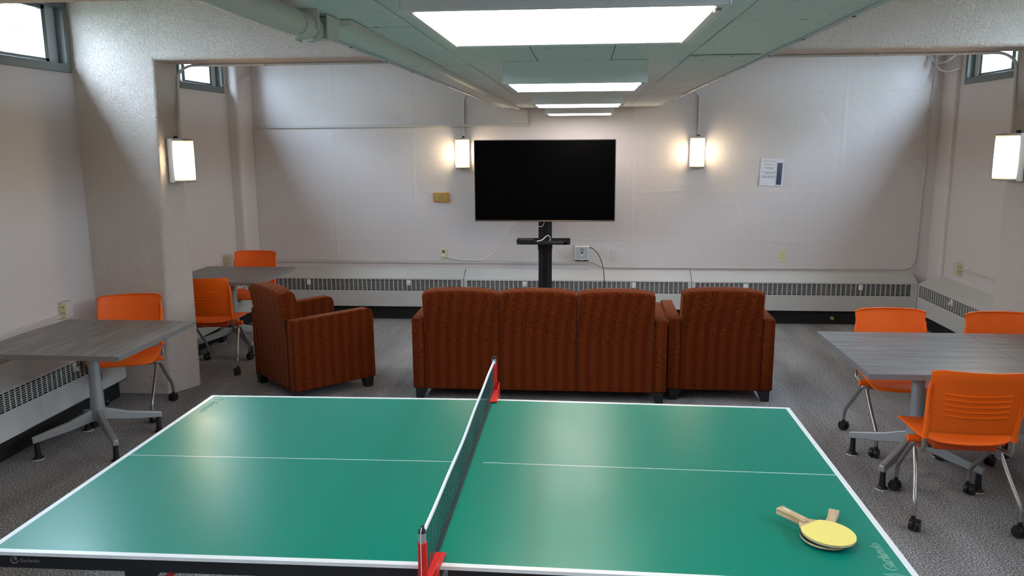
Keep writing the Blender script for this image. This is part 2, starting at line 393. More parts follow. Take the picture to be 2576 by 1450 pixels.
for y in (3.0, 0.29, -2.4):
    b = MB(); r = .03
    prof = [(y, ZC), (y, 2.56 + r * 1.3)] + [(y + r - r * math.cos(a), 2.56 + r - r * math.sin(a)) for a in (.3, .8, 1.3)] + [(y + r + .01, 2.56), (y + .28, 2.556), (y + .30, 2.58), (y + .30, ZC)]
    b.prism(prof, 'x', XL, XR); struct(b.build('beam', 'rough_concrete'))
# rear corner columns
b = MB(); b.box(XL - .06, -3.25, 5.62, YB + .06, 0, ZC); struct(b.build('column_left', 'wall_paint', bevel=.035, seg=5))
b = MB(); b.box(4.085, XR + .06, 5.70, YB + .06, 0, ZC); struct(b.build('column_right', 'wall_paint', bevel=.025, seg=5))

# ---- dropped ceiling: board, edge trims and single tiles
SX0, SX1, SY0, SY1 = -.455, 1.205, -4.9, 5.93
de = bpy.data.objects.new('dropped_ceiling', None); COL.objects.link(de); struct(de); de.location = (0, 0, ZS)
b = MB(); b.box(SX0 + .004, SX1 - .004, SY0, SY1, .012, .10); b.build('backing_board', 'joint_dark', de)
xs = [SX0 + .012, -.115, .212, .54, .872, SX1 - .012]
tid = 0
for i in range(5):
    y = -0.26 - 0.61 * 7 + (0.305 if i % 2 else 0) * 0
    ys = [-4.88]
    yy = -0.26 - .655 * 6
    while yy < 5.9:
        if yy > -4.7: ys.append(yy)
        yy += .655
    ys.append(5.92)
    if ys[-1] - ys[-2] < .2: ys.pop(-2)
    for j in range(len(ys) - 1):
        g = .0012 + .0012 * random.random(); tilt = random.uniform(-.0015, .0015)
        b = MB(); x0, x1, y0, y1 = xs[i] + g, xs[i + 1] - g, ys[j] + g, ys[j + 1] - g
        b.box(0, x1 - x0, 0, y1 - y0, tilt, .013); o = b.build('ceiling_tile', 'ceiling_tile', de, bevel=.0015, seg=1); o.location = (x0, y0, 0)
for x0, x1 in ((SX0 - .004, SX0 + .012), (SX1 - .012, SX1 + .004)):
    b = MB(); b.box(x0, x1, SY0, SY1, -.006, .10); o = b.build('edge_trim', 'light_alu', de)
    b = MB()
    for k in range(14): b.box(x0 + .004, x1 - .003, -.9 + k * .55, -.885 + k * .55, -.0075, -.005)
    q = b.build('trim_clips', 'joint_dark', o)
b = MB(); b.box(SX0 - .004, SX1 + .004, SY1, SY1 + .014, -.006, .10); b.build('edge_trim', 'light_alu', de)
# access panel slightly proud of the tiles
b = MB(); b.box(.868, 1.17, .74, 1.12, -.010, -.001); b.build('access_panel', 'ceiling_tile', de, bevel=.002)
# hangers that carry it from the slab
b = MB()
for x in (SX0 + .1, SX1 - .1):
    for k in range(7): b.box(x - .01, x + .01, -4.5 + k * 1.6, -4.48 + k * 1.6, .10, ZC - ZS)
b.build('hanger_rods', 'alu', de)

# ---- ceiling light fixtures
FX0, FX1 = .05, .705
def fixture(y, label):
    t = thing('ceiling_light', label, 'ceiling light', (FX0, y, ZS), 0, 'square surface-mounted ceiling lights')
    W, D, H = FX1 - FX0, .645, .10
    b = MB(); b.box(0, .006, 0, D, -H, 0); b.box(W - .006, W, 0, D, -H, 0); b.box(.006, W - .006, 0, .006, -H, 0); b.box(.006, W - .006, D - .006, D, -H, 0); b.box(.006, W - .006, .006, D - .006, -.02, 0)
    b.build('housing', 'fixture_paint', t, bevel=.002)
    b = MB(); m_ = .028
    for q in ((.006, W - .006, .006, m_), (.006, W - .006, D - .022, D - .006), (.006, m_, m_, D - .022), (W - m_, W - .006, m_, D - .022)): b.box(q[0], q[1], q[2], q[3], -H + .001, -H + .010)
    for x in (m_ - .008, W - m_ + .002): b.box(x, x + .006, m_, D - .022, -H - .002, -H + .001)
    b.build('door_frame', 'fixture_paint', t, bevel=.0015)
    b = MB(); b.box(m_ + .001, W - m_ - .001, m_ * .6, D - .023, -H + .003, -H + .008); b.build('lens', 'lens', t)
    b = MB(); b.box(W - .024, W - .012, .05, .075, -H - .005, -H + .002); b.build('latch', 'steel_tube', t)
    return t
for y, lb in ((-1.21, 'large square ceiling light nearest the ping-pong table'), (.90, 'second square ceiling light, its white front face fully visible'),
              (2.99, 'third square ceiling light between the second and the smallest one'), (4.95, 'smallest square ceiling light, nearest the television wall'),
              (-3.30, 'square ceiling light above the camera, out of view')):
    fixture(y, lb)

# ---- rigid pipe with coupling and elbow box under the dropped ceiling
t = thing('ceiling_pipe', 'thick painted pipe with coupling ending at a bracket under ceiling', 'pipe', (-.345, -.62, ZS - .042))
b = MB(); b.tube([(0, -1.6, 0), (0, -.085, 0)], .034, 20); b.build('pipe', 'pipe_paint', t, smooth=True)
b = MB(); b.tube([(0, -.09, 0), (0, .10, 0)], .027, 18); b.tube([(0, .04, 0), (0, .075, 0)], .036, 18); b.build('pipe_neck', 'pipe_paint', t, smooth=True)
b = MB(); b.tube([(0, -.055, 0), (0, -.02, 0), (0, .0, 0), (0, .02, 0)], [.031, .037, .037, .031], 18); b.box(-.045, .045, -.01, .0, -.01, .04); b.build('coupling', 'pipe_paint', t, smooth=True)
b = MB(); b.box(-.05, .048, .12, .17, -.02, .04); b.box(-.05, -.046, .06, .12, -.03, .04); b.box(.044, .048, .06, .12, -.03, .04); b.build('bracket', 'pipe_paint', t, bevel=.003)
b = MB(); b.box(-.022, .022, 0, 1, -.022, 0)
b = MB(); b.box(-.30, -.262, -.44, 5.9, ZS - .022, ZS - .0005); o = b.build('ceiling_raceway', 'pipe_paint', bevel=.003)
tag(o, 'long painted raceway running along the underside of the dropped ceiling', 'raceway')

# ------------------------------------------------------------------ heaters
def heater(name_label, length, knobs, loc, rz, seg_z=0.0, margins=(.03, .03)):
    """local: x along the wall, y=0 at wall, front towards -y"""
    t = thing('radiator_cover', name_label, 'radiator', loc, rz)
    d, zf, zb_, z0 = .20, .468 + seg_z, .560 + seg_z, .15
    b = MB(); g = .003
    b.prism([(-d, zf - .006), (-d, zf), (0, zb_), (0, zb_ - .012)], 'x', g, length - g); b.build('sloped_top', 'heater_paint', t, bevel=.003)
    za, zb2 = .330 + seg_z, .452 + seg_z
    b = MB(); b.box(g, length - g, -d, -d + .004, z0, za); b.box(g, length - g, -d, -d + .004, zb2, zf - .004)
    b.box(g, margins[0], -d, -d + .004, za, zb2); b.box(length - margins[1], length - g, -d, -d + .004, za, zb2)
    b.box(g, length - g, -d, 0, z0, z0 + .005); b.build('front_panel', 'heater_paint', t)
    for x, nm in ((g, 'end_panel'), (length - g - .004, 'end_panel')):
        b = MB(); b.prism([(-d + .004, z0 + .005), (-d + .004, zf - .005), (0, zb_ - .012), (0, z0 + .005)], 'x', x, x + .004); b.build(nm, 'heater_paint', t)
    # pierced grille: upright bars and thin slats, far too many and fine to part
    b = MB(); L = length - margins[0] - margins[1]; n = max(2, round(L / .0505)); p = L / n
    for i in range(1, n): b.box(margins[0] + i * p - .0045, margins[0] + i * p + .0045, -d + .0002, -d + .004, za, zb2)
    for k in range(1, 9): b.box(margins[0], length - margins[1], -d + .0008, -d + .0035, za + k * (zb2 - za) / 9 - .0019, za + k * (zb2 - za) / 9 + .0019)
    o = b.build('grille', 'heater_paint', t); o['kind'] = 'stuff'
    b = MB(); b.box(margins[0] - .01, length - margins[1] + .01, -d + .045, -d + .05, za - .02, zb2 + .01)
    b.build('slot_shade_sheet', 'recess_shade', t)  # near-black sheet stands in for the shade inside the slots
    for kx in knobs:
        b = MB(); b.box(kx - .022, kx + .022, -d - .004, -d + .001, zb2 - .062, zb2 - .004); o = b.build('damper_plate', 'white_plastic', t, bevel=.002)
        b = MB(); b.cyl((kx - .003, -d - .014, zb2 - .044), .016, .022, 'y', 18); b.box(kx - .005, kx - .001, -d - .032, -d - .024, zb2 - .058, zb2 - .03); b.build('damper_knob', 'white_plastic', o, smooth=True)
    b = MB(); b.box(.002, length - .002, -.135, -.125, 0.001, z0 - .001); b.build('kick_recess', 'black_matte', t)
    return t
mat('recess_shade', (0.045, 0.04, 0.038), 0.8)
heater('long white radiator cover along television wall, left of its first joint', 3.165 - .885, (-2.636 + 3.165, -1.501 + 3.165), (-3.165, YB, 0), 0, .006)
heater('middle white radiator cover directly behind the television stand', .885 + 1.59, (-.21 + .885, .972 + .885), (-.885, YB, 0), 0, 0, (.04, .04))
_h3 = heater('long white radiator cover along television wall, right of the last joint', 3.93 - 1.59, (2.159 - 1.59, 3.347 - 1.59), (1.59, YB, 0), 0, -.004, (.04, .075))
_o = MB(); _o.cyl((1.49, -.15, .075), .011, .05, 'y', 12); _o.cyl((1.49, -.185, .075), .018, .02, 'y', 12); _o.build('valve', 'brass_plate', _h3, smooth=True)
heater('white radiator cover on right wall below the window, meeting the corner', 5.80 - 3.33, (5.80 - 5.009,), (XR, 5.80, 0), -math.pi / 2, -.004)
heater('white radiator cover on left wall behind the far corner table', 5.60 - 3.33, (1.1, 2.0), (XL, 3.33, 0), math.pi / 2, -.004)
heater('white radiator cover on left wall beneath the near grey table', 2.93 - .62, (2.319 - .62,), (XL + .035, .62, 0), math.pi / 2, -.004, (.03, .20))

# ------------------------------------------------------------------ wall raceways and conduits
b = MB(); y0 = YB - .022
b.box(-3.267, -3.235, y0, YB - .0005, .575, 2.144); o = b.build('wall_raceway', 'trim_paint', bevel=.003)
tag(o, 'upright painted raceway rising from the radiator in the left back corner', 'raceway')
b = MB(); b.box(-3.234, -.180, y0, YB - .0005, 2.118, 2.146); b.box(-.205, -.180, y0, YB - .0005, 2.146, 2.306)
o = b.build('wall_raceway', 'trim_paint', bevel=.003); tag(o, 'horizontal painted raceway high on back wall turning up to the ceiling', 'raceway')
b = MB(); b.box(-3.234, .47, y0, YB - .0005, .618, .654); o = b.build('wall_raceway', 'trim_paint', bevel=.003)
tag(o, 'low horizontal raceway above the radiators from left corner to data box', 'raceway')
def conduit(pts, r, label, rad=.08, m_='trim_paint', straps=()):
    t = thing('conduit', label, 'conduit', pts[0])
    b = MB(); o0 = Vector(pts[0]); b.tube([p - o0 for p in round_path(pts, rad)], r, 10); b.build('pipe', m_, t, smooth=True)
    for p, ax in straps:
        q = Vector(p) - o0; b = MB(); e = [.006, .006, .006]
        if ax == 'z': b.tube([q - Vector((0, 0, .008)), q + Vector((0, 0, .008))], r + .003, 10)
        else: b.tube([q - Vector((.008, 0, 0)), q + Vector((.008, 0, 0))], r + .003, 10)
        b.build('strap', m_, t, smooth=True)
    return t
yc = YB - .011
conduit([(.43, yc, .645), (.53, yc, .645), (.64, yc, .583), (3.95, yc, .583), (4.0, yc, 3.0)], .0095, 'thin conduit running low on back wall and curving up the right corner', .13, straps=[((.88, yc, .583), 'x'), ((3.975, yc, 2.25), 'z'), ((2.9, yc, .583), 'x')])
conduit([(-3.262, YB - .011, 2.15), (-3.262, YB - .011, 3.1)], .009, 'pair of thin conduits in the left back corner, the one on the wall', straps=[((-3.262, yc, 2.6), 'z')])
conduit([(-3.34, 5.60, 2.58), (-3.22, 5.72, 2.62), (-3.20, 5.95, 2.74), (-3.215, YB - .012, 3.1)], .010, 'short curved flexible conduit hanging in the left back corner', .12)
conduit([(4.10, 5.66, 2.64), (4.02, 5.74, 2.60), (3.98, 5.95, 2.66), (3.985, YB - .014, 3.1)], .010, 'short curved flexible conduit hanging in right back corner, lower one', .10)
conduit([(4.11, 5.62, 2.86), (4.0, 5.7, 2.70), (3.93, 5.92, 2.70), (3.94, YB - .013, 3.1)], .009, 'looped flexible conduit in the right back corner, upper one', .10)
conduit([(-.88, yc, 1.995), (-.88, yc, 2.44), (-.80, yc, 2.47), (-.70, yc, 2.47)], .0085, 'grey conduit dropping from ceiling to the lamp left of the television', .06, 'pipe_paint', [((-.88, yc, 2.33), 'z')])
conduit([(1.631, yc, 1.99), (1.631, yc, 2.44), (1.54, yc, 2.482), (1.25, yc, 2.482)], .0085, 'grey conduit dropping from ceiling to the lamp right of television', .06, 'pipe_paint', [((1.631, yc, 2.3), 'z')])
conduit([(-2.669, 3.19, 1.99), (-2.674, 3.20, 2.15), (-2.685, 3.242, 2.30), (-2.685, 3.255, 2.49), (-2.60, 3.262, 2.545), (3.35, 3.262, 2.545), (3.432, 3.255, 2.49), (3.432, 3.242, 2.30), (3.42, 3.20, 2.15), (3.414, 3.19, 1.99)], .0105,
        'conduit under the concrete beam dropping to both pillar lamps', .075, 'trim_paint', [((-2.0, 3.262, 2.545), 'x'), ((2.5, 3.262, 2.545), 'x'), ((-2.685, 3.25, 2.36), 'z'), ((3.432, 3.25, 2.36), 'z')])

# ------------------------------------------------------------------ sconces (local: wall at y=0, shade bulging to -y)
def sconce(loc, rz, label):
    t = thing('wall_sconce', label, 'wall lamp', loc, rz, 'half-round wall lamps')
    b = MB(); b.box(-.078, .078, -.045, 0, -.166, .166); b.build('back_box', 'white_plastic', t, bevel=.004)
    def half(mb, r, d, z0, z1, n=16):
        poly = [(r * math.cos(math.pi * k / n), -.045 - d * math.sin(math.pi * k / n)) for k in range(n + 1)]; mb.prism(poly, 'z', z0, z1)
    b = MB(); half(b, .074, .118, -.150, .150); b.build('shade', 'opal', t, smooth=True)
    for z0, z1 in ((.150, .162), (-.162, -.150)):
        b = MB(); half(b, .077, .121, z0, z1); o = b.build('end_cap', 'bronze_grey', t, smooth=True)
        b = MB(); b.cyl((0, -.11, z1 + .004 if z0 > 0 else z0 - .003), .006, .010, 'z', 10); b.build('screw', 'steel_tube', o)
    b = MB(); b.cyl((.01, -.02, .175), .014, .022, 'z', 12); b.build('connector', 'black_plastic', t)
    return t
mat('bronze_grey', (0.30, 0.26, 0.22), 0.4, 0.6)
sconce((-.897, YB, 1.833), 0, 'glowing half-round wall lamp just left of the television')
sconce((1.622, YB, 1.832), 0, 'glowing half-round wall lamp right of television on back wall')
sconce((-2.714, 3.155, 1.83), math.pi / 2 - .12, 'glowing half-round lamp on the left concrete pillar')
sconce((3.457, 3.155, 1.825), -math.pi / 2 + .12, 'glowing half-round lamp on the right concrete pillar')

sconce((-2.714, .445, 1.83), math.pi / 2 - .12, 'wall lamp on the nearest left pillar, outside the picture')
sconce((3.457, .445, 1.825), -math.pi / 2 + .12, 'wall lamp on the nearest right pillar, outside the picture')
# ------------------------------------------------------------------ wall plates, plaque, poster, data box
def outlet(loc, label, plugged=False):
    t = thing('wall_outlet', label, 'outlet', loc)
    b = MB(); b.box(-.036, .036, -.006, 0, -.059, .059); b.build('cover_plate', 'ivory', t, bevel=.002)
    for k, z in enumerate((.021, -.021)):
        if plugged and k == 0:
            b = MB(); b.cyl((0, -.0065, z), .0165, .003, 'y', 18); o = b.build('receptacle', 'black_plastic', t)
            b = MB(); b.box(-.010, -.004, -.0095, -.007, z - .005, z + .005); b.box(.004, .010, -.0095, -.007, z - .005, z + .005); b.build('slots', 'grey_plate', o)
        elif plugged:
            b = MB(); b.lathe((0, 0, 0), [(.019, 0), (.019, .02), (.012, .032)], 16); o = b.build('receptacle', 'white_cord', t, smooth=True); o.rotation_euler.x = math.pi / 2; o.location = (0, -.006, z)
        else:
            b = MB(); b.cyl((0, -.0065, z), .0165, .003, 'y', 18); o = b.build('receptacle', 'ivory', t)
            b = MB(); b.box(-.008, -.0055, -.0095, -.0078, z - .001, z + .009); b.box(.0055, .008, -.0095, -.0078, z - .001, z + .007); b.cyl((0, -.0087, z - .008), .003, .002, 'y', 10); b.build('slots', 'joint_dark', o)
    return t
outlet((-1.136, YB, .726), 'ivory wall outlet with white plug, left of television', True)
outlet((2.565, YB, .718), 'empty ivory wall outlet below the notice, on back wall')
t = thing('blank_plate', 'blank light grey wall plate right of the data box', 'wall plate', (.767, YB, .722))
b = MB(); b.box(-.037, .037, -.005, 0, -.059, .059); b.build('cover_plate', 'trim_white', t, bevel=.002) if 'trim_white' in MATS else (mat('trim_white', (.60, .59, .59), .45), b.build('cover_plate', 'trim_white', t, bevel=.002))
for z in (.042, -.042):
    b = MB(); b.cyl((0, -.006, z), .004, .003, 'y', 10); b.build('screw', 'steel_tube', t)
# surface boxes with outlets on the side walls
def surface_box(loc, rz, label):
    t = thing('outlet_box', label, 'outlet', loc, rz)     # local: wall at x=0, box toward +x, outlet face toward -y
    b = MB(); b.box(0, .055, 0, .075, -.058, .058); b.build('box_body', 'trim_paint', t, bevel=.002)
    b = MB(); b.box(.002, .058, -.006, -.0005, -.058, .058); o = b.build('cover_plate', 'ivory', t, bevel=.0015)
    b = MB()
    for z in (.022, -.022): b.box(.02, .024, -.0075, -.006, z - .006, z + .006); b.box(.036, .040, -.0075, -.006, z - .006, z + .006)
    b.build('slots', 'joint_dark', o)
    return t
surface_box((XL, 2.56, .772), 0, 'ivory outlet box on left wall behind the near grey table')
surface_box((XL, 5.29, .735), 0, 'ivory outlet box on left wall behind the far corner table')
t = surface_box((XR, 5.30, .69), 0, 'ivory outlet box on right wall above the radiator')
t.scale.x = -1
b = MB(); b.box(XL + .0005, XL + .02, .4, 2.558, .715, .738); o = b.build('wall_raceway', 'trim_paint', bevel=.003); tag(o, 'raceway along left wall ending at outlet box by near grey table', 'raceway')
b = MB(); b.box(XL + .0005, XL + .02, 3.34, 5.288, .700, .718); o = b.build('wall_raceway', 'trim_paint', bevel=.003); tag(o, 'raceway along left wall behind the far corner table', 'raceway')
conduit([(XR - .012, 5.28, .695), (XR - .012, 3.34, .695)], .009, 'thin conduit along right wall from outlet box towards the pillar', .05)

# plaque
t = thing('plaque', 'small wooden plaque with brass plate on wall left of television', 'plaque', (-1.148, YB, 1.355))
b = MB(); b.box(-.088, .088, -.022, 0, -.051, .051); b.build('wood_board', 'wood_plaque', t, bevel=.003)
b = MB(); b.box(-.064, .064, -.0235, -.022, -.034, .034); p = b.build('brass_plate', 'brass_plate', t)
b = MB(); y = -.0242
for x0, x1, z in ((-.028, -.003, .016), (0.0, .026, .016), (-.052, -.02, -.003), (-.017, .012, -.003), (.016, .052, -.003), (-.026, -.010, -.021), (.006, .022, -.021)):
    b.box(x0, x1, y, -.0235, z - .0022, z + .0022)
b.build('engraved_lines', 'ink_brown', p)
# notice
t = thing('wall_notice', 'white printed lounge notice with dark blue stripe taped to wall', 'notice', (2.4135, YB, 1.616)); t.rotation_euler.y = .035
b = MB(); vs = []; fs = []; n = 8
for i in range(n + 1):
    for j in range(n + 1):
        u, v_ = i / n - .5, j / n - .5; bulge = .004 + .008 * (abs(u) * 2) ** 3 * (1 if v_ < 0 else .4)
        vs.append((u * .246, -bulge, v_ * .286))
for i in range(n):
    for j in range(n): a = i * (n + 1) + j; fs.append((a, a + n + 1, a + n + 2, a + 1))
b.add(vs, fs); b.build('paper', 'poster_paper', t, solid=.0006)
b = MB(); b.box(.055, .105, -.0105, -.0098, -.128, .102); b.build('blue_stripe', 'poster_blue', t)
def ptext(body, size, x, z, m_='poster_ink', nm='lettering'):
    return text(nm, body, size, m_, t, frame_matrix((x, -.0100, z), (1, 0, 0), (0, 0, 1)), align='CENTER')
ptext('Carlton Road Complex', .0165, -.035, .112); ptext('Nicholson House', .0165, -.030, .078); ptext('Lounge', .029, -.030, .038)
b = MB()
for x0, x1, z in ((-.105, -.06, .002), (-.055, -.01, .002), (-.005, .045, .002), (-.07, -.03, -.012), (-.025, .01, -.012), (-.105, -.05, -.040), (-.045, -.005, -.040), (0, .045, -.040), (-.10, -.06, -.054), (-.055, -.02, -.054), (-.015, .03, -.054)):
    b.box(x0, x1, -.0104, -.0098, z - .002, z + .002)
b.build('small_print', 'poster_ink', t)
# data box
t = thing('data_box', 'square grey data box with blue logo and black cable beside television stand', 'data box', (.413, YB, .748))
b = MB(); b.box(-.092, .092, -.012, 0, -.088, .095); b.build('backboard', 'trim_paint', t, bevel=.003)
b = MB(); b.box(-.078, .075, -.060, -.012, -.080, .074); b.build('box_body', 'white_plastic', t, bevel=.004)
b = MB(); b.box(-.068, .065, -.063, -.0605, -.068, .064); p = b.build('face_plate', 'grey_plate', t, bevel=.001)
b = MB(); n = 14
b.prism([(.019 * math.cos(math.pi * k / n), .026 + .022 * math.sin(math.pi * k / n)) for k in range(n + 1)], 'y', -.0645, -.063); b.build('logo', 'logo_blue', p)
b = MB(); b.prism([(.010 * math.cos(math.pi * k / n), .026 + .011 * math.sin(math.pi * k / n)) for k in range(n + 1)], 'y', -.0652, -.0645); b.build('logo_centre', 'logo_light', p)
b = MB(); b.box(-.010, .010, -.0655, -.063, -.006, .015); b.build('socket', 'bark', p)
b = MB(); b.box(-.017, .017, -.0645, -.063, -.033, -.019); b.build('sticker', 'white_plastic', p)
b = MB(); b.cyl((-.05, -.0645, -.055), .004, .003, 'y', 10); b.cyl((.05, -.0645, -.055), .004, .003, 'y', 10); b.build('screws', 'steel_tube', p)
b = MB(); b.box(-.07, -.02, -.05, -.02, -.092, -.080); b.box(.015, .065, -.05, -.02, -.092, -.080); b.build('rubber_feet', 'black_plastic', t)
pts = smooth_path([(.488, 5.965, .80), (.52, 5.955, .80), (.585, 5.93, .74), (.635, 5.86, .63), (.655, 5.80, .47), (.64, 5.74, .34), (.60, 5.68, .20), (.54, 5.62, .07), (.50, 5.52, .008), (.48, 5.42, .006)], 8)
b = MB(); b.tube(pts, .0042, 8); o = b.build('black_cable', 'black_plastic', smooth=True); tag(o, 'black cable looping from data box down to the floor', 'cable')
pts = smooth_path([(-1.13, YB - .035, .702), (-1.10, YB - .06, .70), (-1.0, YB - .03, .675), (-.93, YB - .025, .662), (-.72, YB - .03, .657), (-.62, YB - .045, .70), (-.50, 5.9, .80), (-.42, 5.85, .95), (-.35, 5.78, 1.02), (-.28, 5.68, 1.13), (-.22, 5.53, 1.20)], 8)
b = MB(); b.tube(pts, .0052, 8); o = b.build('white_power_cord', 'white_cord', smooth=True); tag(o, 'white power cord sagging from wall outlet up to the television', 'cable')

# ------------------------------------------------------------------ television on floor stand
TY = 5.45
t = thing('television', 'large black flat television with thin bronze lower edge on stand', 'television', (.023, TY, 1.142))
b = MB(); b.box(-.717, .717, -.012, .03, 0.012, .828); b.build('casing', 'black_plastic', t, bevel=.004)
b = MB(); b.box(-.712, .712, -.0135, -.0122, .018, .822); b.build('screen', 'tv_black', t)
b = MB(); b.box(-.717, .717, -.016, .028, -.002, .0115); b.build('lower_trim', 'bronze', t, bevel=.002)
b = MB(); b.box(-.722, -.7172, -.016, .03, 0.0, .830); b.box(.7172, .722, -.016, .03, 0.0, .830); b.box(-.722, .722, -.016, .03, .8285, .833); b.build('side_trim', 'alu', t)
b = MB(); b.box(-.35, .35, .03, .06, .15, .65); b.build('rear_housing', 'black_plastic', t, bevel=.01)
b = MB(); b.cyl((.53, -.010, -.005), .004, .006, 'y', 8); b.build('standby_light', 'red_led', t)
t = thing('television_stand', 'black floor stand with column and small shelf under television', 'television stand', (.025, 5.58, 0))
b = MB(); b.box(-.070, -.018, -.03, .03, .035, 1.85); b.box(.018, .070, -.03, .03, .035, 1.85); b.box(-.018, .018, .0, .025, .035, 1.85); b.build('column', 'leg_black', t, bevel=.003)
b = MB(); b.box(-.25, .25, -.07, -.031, 1.35, 1.40); b.box(-.25, .25, -.07, -.031, 1.65, 1.70); b.box(-.2, -.17, -.069, -.031, 1.3, 1.76); b.box(.17, .2, -.069, -.031, 1.3, 1.76); b.build('mount_bracket', 'leg_black', t)
b = MB(); b.box(-.40, .40, -.28, .28, 0.001, .035); b.build('base_plate', 'leg_black', t, bevel=.008)
b = MB(); poly = []
for (cx, cy, a0) in ((.235, -.20, -90), (.235, -.06, 0), (-.255, -.06, 90), (-.255, -.20, 180)):
    for k in range(5): a = math.radians(a0 + k * 22.5); poly.append((cx + .03 * math.cos(a), cy + .03 * math.sin(a)))
b.prism(poly, 'z', .925, .933); b.build('shelf', 'leg_black', t)
b = MB(); b.prism(poly, 'z', .912, .9248); b.box(.20, .264, -.23, -.225, .915, .958); b.build('shelf_lip', 'leg_black', t)
b = MB(); n = len(poly)
for i in range(n - 1):
    p, q = poly[i], poly[i + 1]
    if min(p[0], q[0]) < -.1 and p[1] < -.12: continue
    b.obox(((p[0] + q[0]) / 2, (p[1] + q[1]) / 2, .945), ((q[0] - p[0]) / 2, (q[1] - p[1]) / 2, 0), (.001, .001, 0), (0, 0, .013))
b.build('shelf_rim', 'leg_black', t)
b = MB(); b.box(-.075, -.0705, -.05, .03, .84, .92); b.box(.0705, .075, -.05, .03, .84, .92); b.box(-.0705, .0705, .0301, .034, .84, .92); b.build('shelf_clamp', 'leg_black', t)
t = thing('media_box', 'small black media box with white plug resting on stand shelf', 'media box', (-.155, 5.42, .9335), math.radians(-14))
b = MB(); b.box(-.085, .065, -.05, .05, 0.0, .030); b.build('box_body', 'black_plastic', t, bevel=.003)
b = MB(); b.box(.066, .105, -.03, .0, .006, .020); b.build('plug', 'black_plastic', t, bevel=.002)
b = MB(); b.tube(smooth_path([(-.05, 5.37, .945), (.0, 5.40, .955), (.045, 5.46, .990), (.07, 5.50, .985), (.078, 5.53, .94), (.02, 5.55, .90)], 8), .005, 8)
o = b.build('white_cable', 'white_cord', smooth=True); tag(o, 'short white cable arching over the stand shelf from media box', 'cable')
b = MB(); b.tube(smooth_path([(-.12, 5.515, 1.16), (-.09, 5.51, 1.10), (-.04, 5.50, 1.085), (.0, 5.50, 1.09), (.03, 5.51, 1.16), (.045, 5.53, 1.2)], 8), .0035, 8)
o = b.build('white_cable', 'white_cord', smooth=True); tag(o, 'white cable loop hanging below television in front of column', 'cable')

# ------------------------------------------------------------------ upholstered seating
def back_segment(w, t, x0, extra=.0):
    """outer back panel and cushion in one swelling slab, w wide"""
    prof = [(0, .085), (0, .45), (-.012, .60), (-.050, .825), (-.040, .850), (.055, .862), (.085, .835), (.13, .66), (.20, .45), (.20, .085)]
    ns = 13; vs = []; fs = []; n = len(prof)
    for i in range(ns):
        u = -1 + 2 * i / (ns - 1); x = x0 + (u + 1) / 2 * w; e = abs(u) ** 6
        for (y, z) in prof:
            zz = z; yy = y
            if z > .8: zz = z + .012 * (1 - u * u) - .014 * e
            if y > .05 and z > .5: yy = y + .015 * (1 - u * u)
            vs.append((x + (.0002 if i == 0 else -.0002 if i == ns - 1 else 0), yy, zz))
    for i in range(ns - 1):
        for k in range(n): fs.append((i * n + k, i * n + (k + 1) % n, (i + 1) * n + (k + 1) % n, (i + 1) * n + k))
    fs += [tuple(range(n))[::-1], tuple(range((ns - 1) * n, ns * n))]
    return MB().add(vs, fs).build('back_panel', 'fabric', t, bevel=.008, seg=3)
def seating(n, seg, name, label, cat, loc, rz):
    t = thing(name, label, cat, loc, rz)      # local: rear at y=0, faces +y, centred in x
    D, AW = .70, .094; W = n * seg + 2 * AW; x0 = -W / 2
    for s in (-1, 1):
        xa, xb = sorted((s * W / 2, s * (W / 2 - AW + .001)))
        b = MB(); prof = [(0.004, .085), (0, .625), (.012, .640), (D - .05, .655), (D - .015, .640), (D, .600), (D + .004, .085)]
        b.prism(prof, 'x', xa, xb); b.build('arm', 'fabric', t, bevel=.010, seg=3)
    for i in range(n):
        xs_ = x0 + AW + i * seg; back_segment(seg - .003, t, xs_ + .0015)
        b = MB(); b.box(xs_ + .004, xs_ + seg - .004, .19, D - .01, .30, .455); b.build('seat_cushion', 'fabric', t, bevel=.03, seg=4)
    for i in range(n + 1):
        xm = x0 + AW + i * seg; b = MB()
        b.prism([(.009, .087), (.009, .45), (-.002, .60), (-.036, .80 if 0 < i < n else .62), (.05, .83 if 0 < i < n else .62), (.12, .62), (.18, .45), (.18, .087)], 'x', xm - .0011, xm + .0011); b.build('seam_shade', 'joint_dark', t)  # recessed dark strip stands in for shade in the gap between panels
    b = MB(); b.box(x0 + AW, -x0 - AW, .02, D - .02, .088, .30); b.build('seat_base', 'fabric', t, bevel=.006)
    for sx in (-1, 1):
        for sy in (0, 1):
            cx = sx * (W / 2 - .065); cy = .04 if sy == 0 else D - .045; b = MB()
            ix = -sx
            vs = [(cx - .045, cy - .04, .085), (cx + .045, cy - .04, .085), (cx + .045, cy + .04, .085), (cx - .045, cy + .04, .085)]
            q = .028; ox = sx * .017; oy = (-.0 if sy == 0 else .0)
            vs += [(cx - q + ox, cy - .03 + oy, 0.001), (cx + q + ox, cy - .03 + oy, 0.001), (cx + q + ox, cy + .03 + oy, 0.001), (cx - q + ox, cy + .03 + oy, 0.001)]
            b.add(vs, [(0, 1, 2, 3), (7, 6, 5, 4), (0, 4, 5, 1), (1, 5, 6, 2), (2, 6, 7, 3), (3, 7, 4, 0)]); b.build('leg', 'leg_black', t)
    return t
seating(3, .579, 'sofa', 'three-seat rust orange striped sofa seen from behind, facing the television', 'sofa', (.089, 3.03, 0), 0)
seating(1, .60, 'armchair', 'rust orange striped armchair beside right end of the sofa', 'armchair', (1.462, 3.13, 0), 0)
seating(1, .575, 'armchair', 'rust orange striped armchair turned at an angle, left of sofa', 'armchair', (-2.015, 3.120, 0), math.radians(-49.3 + 4))

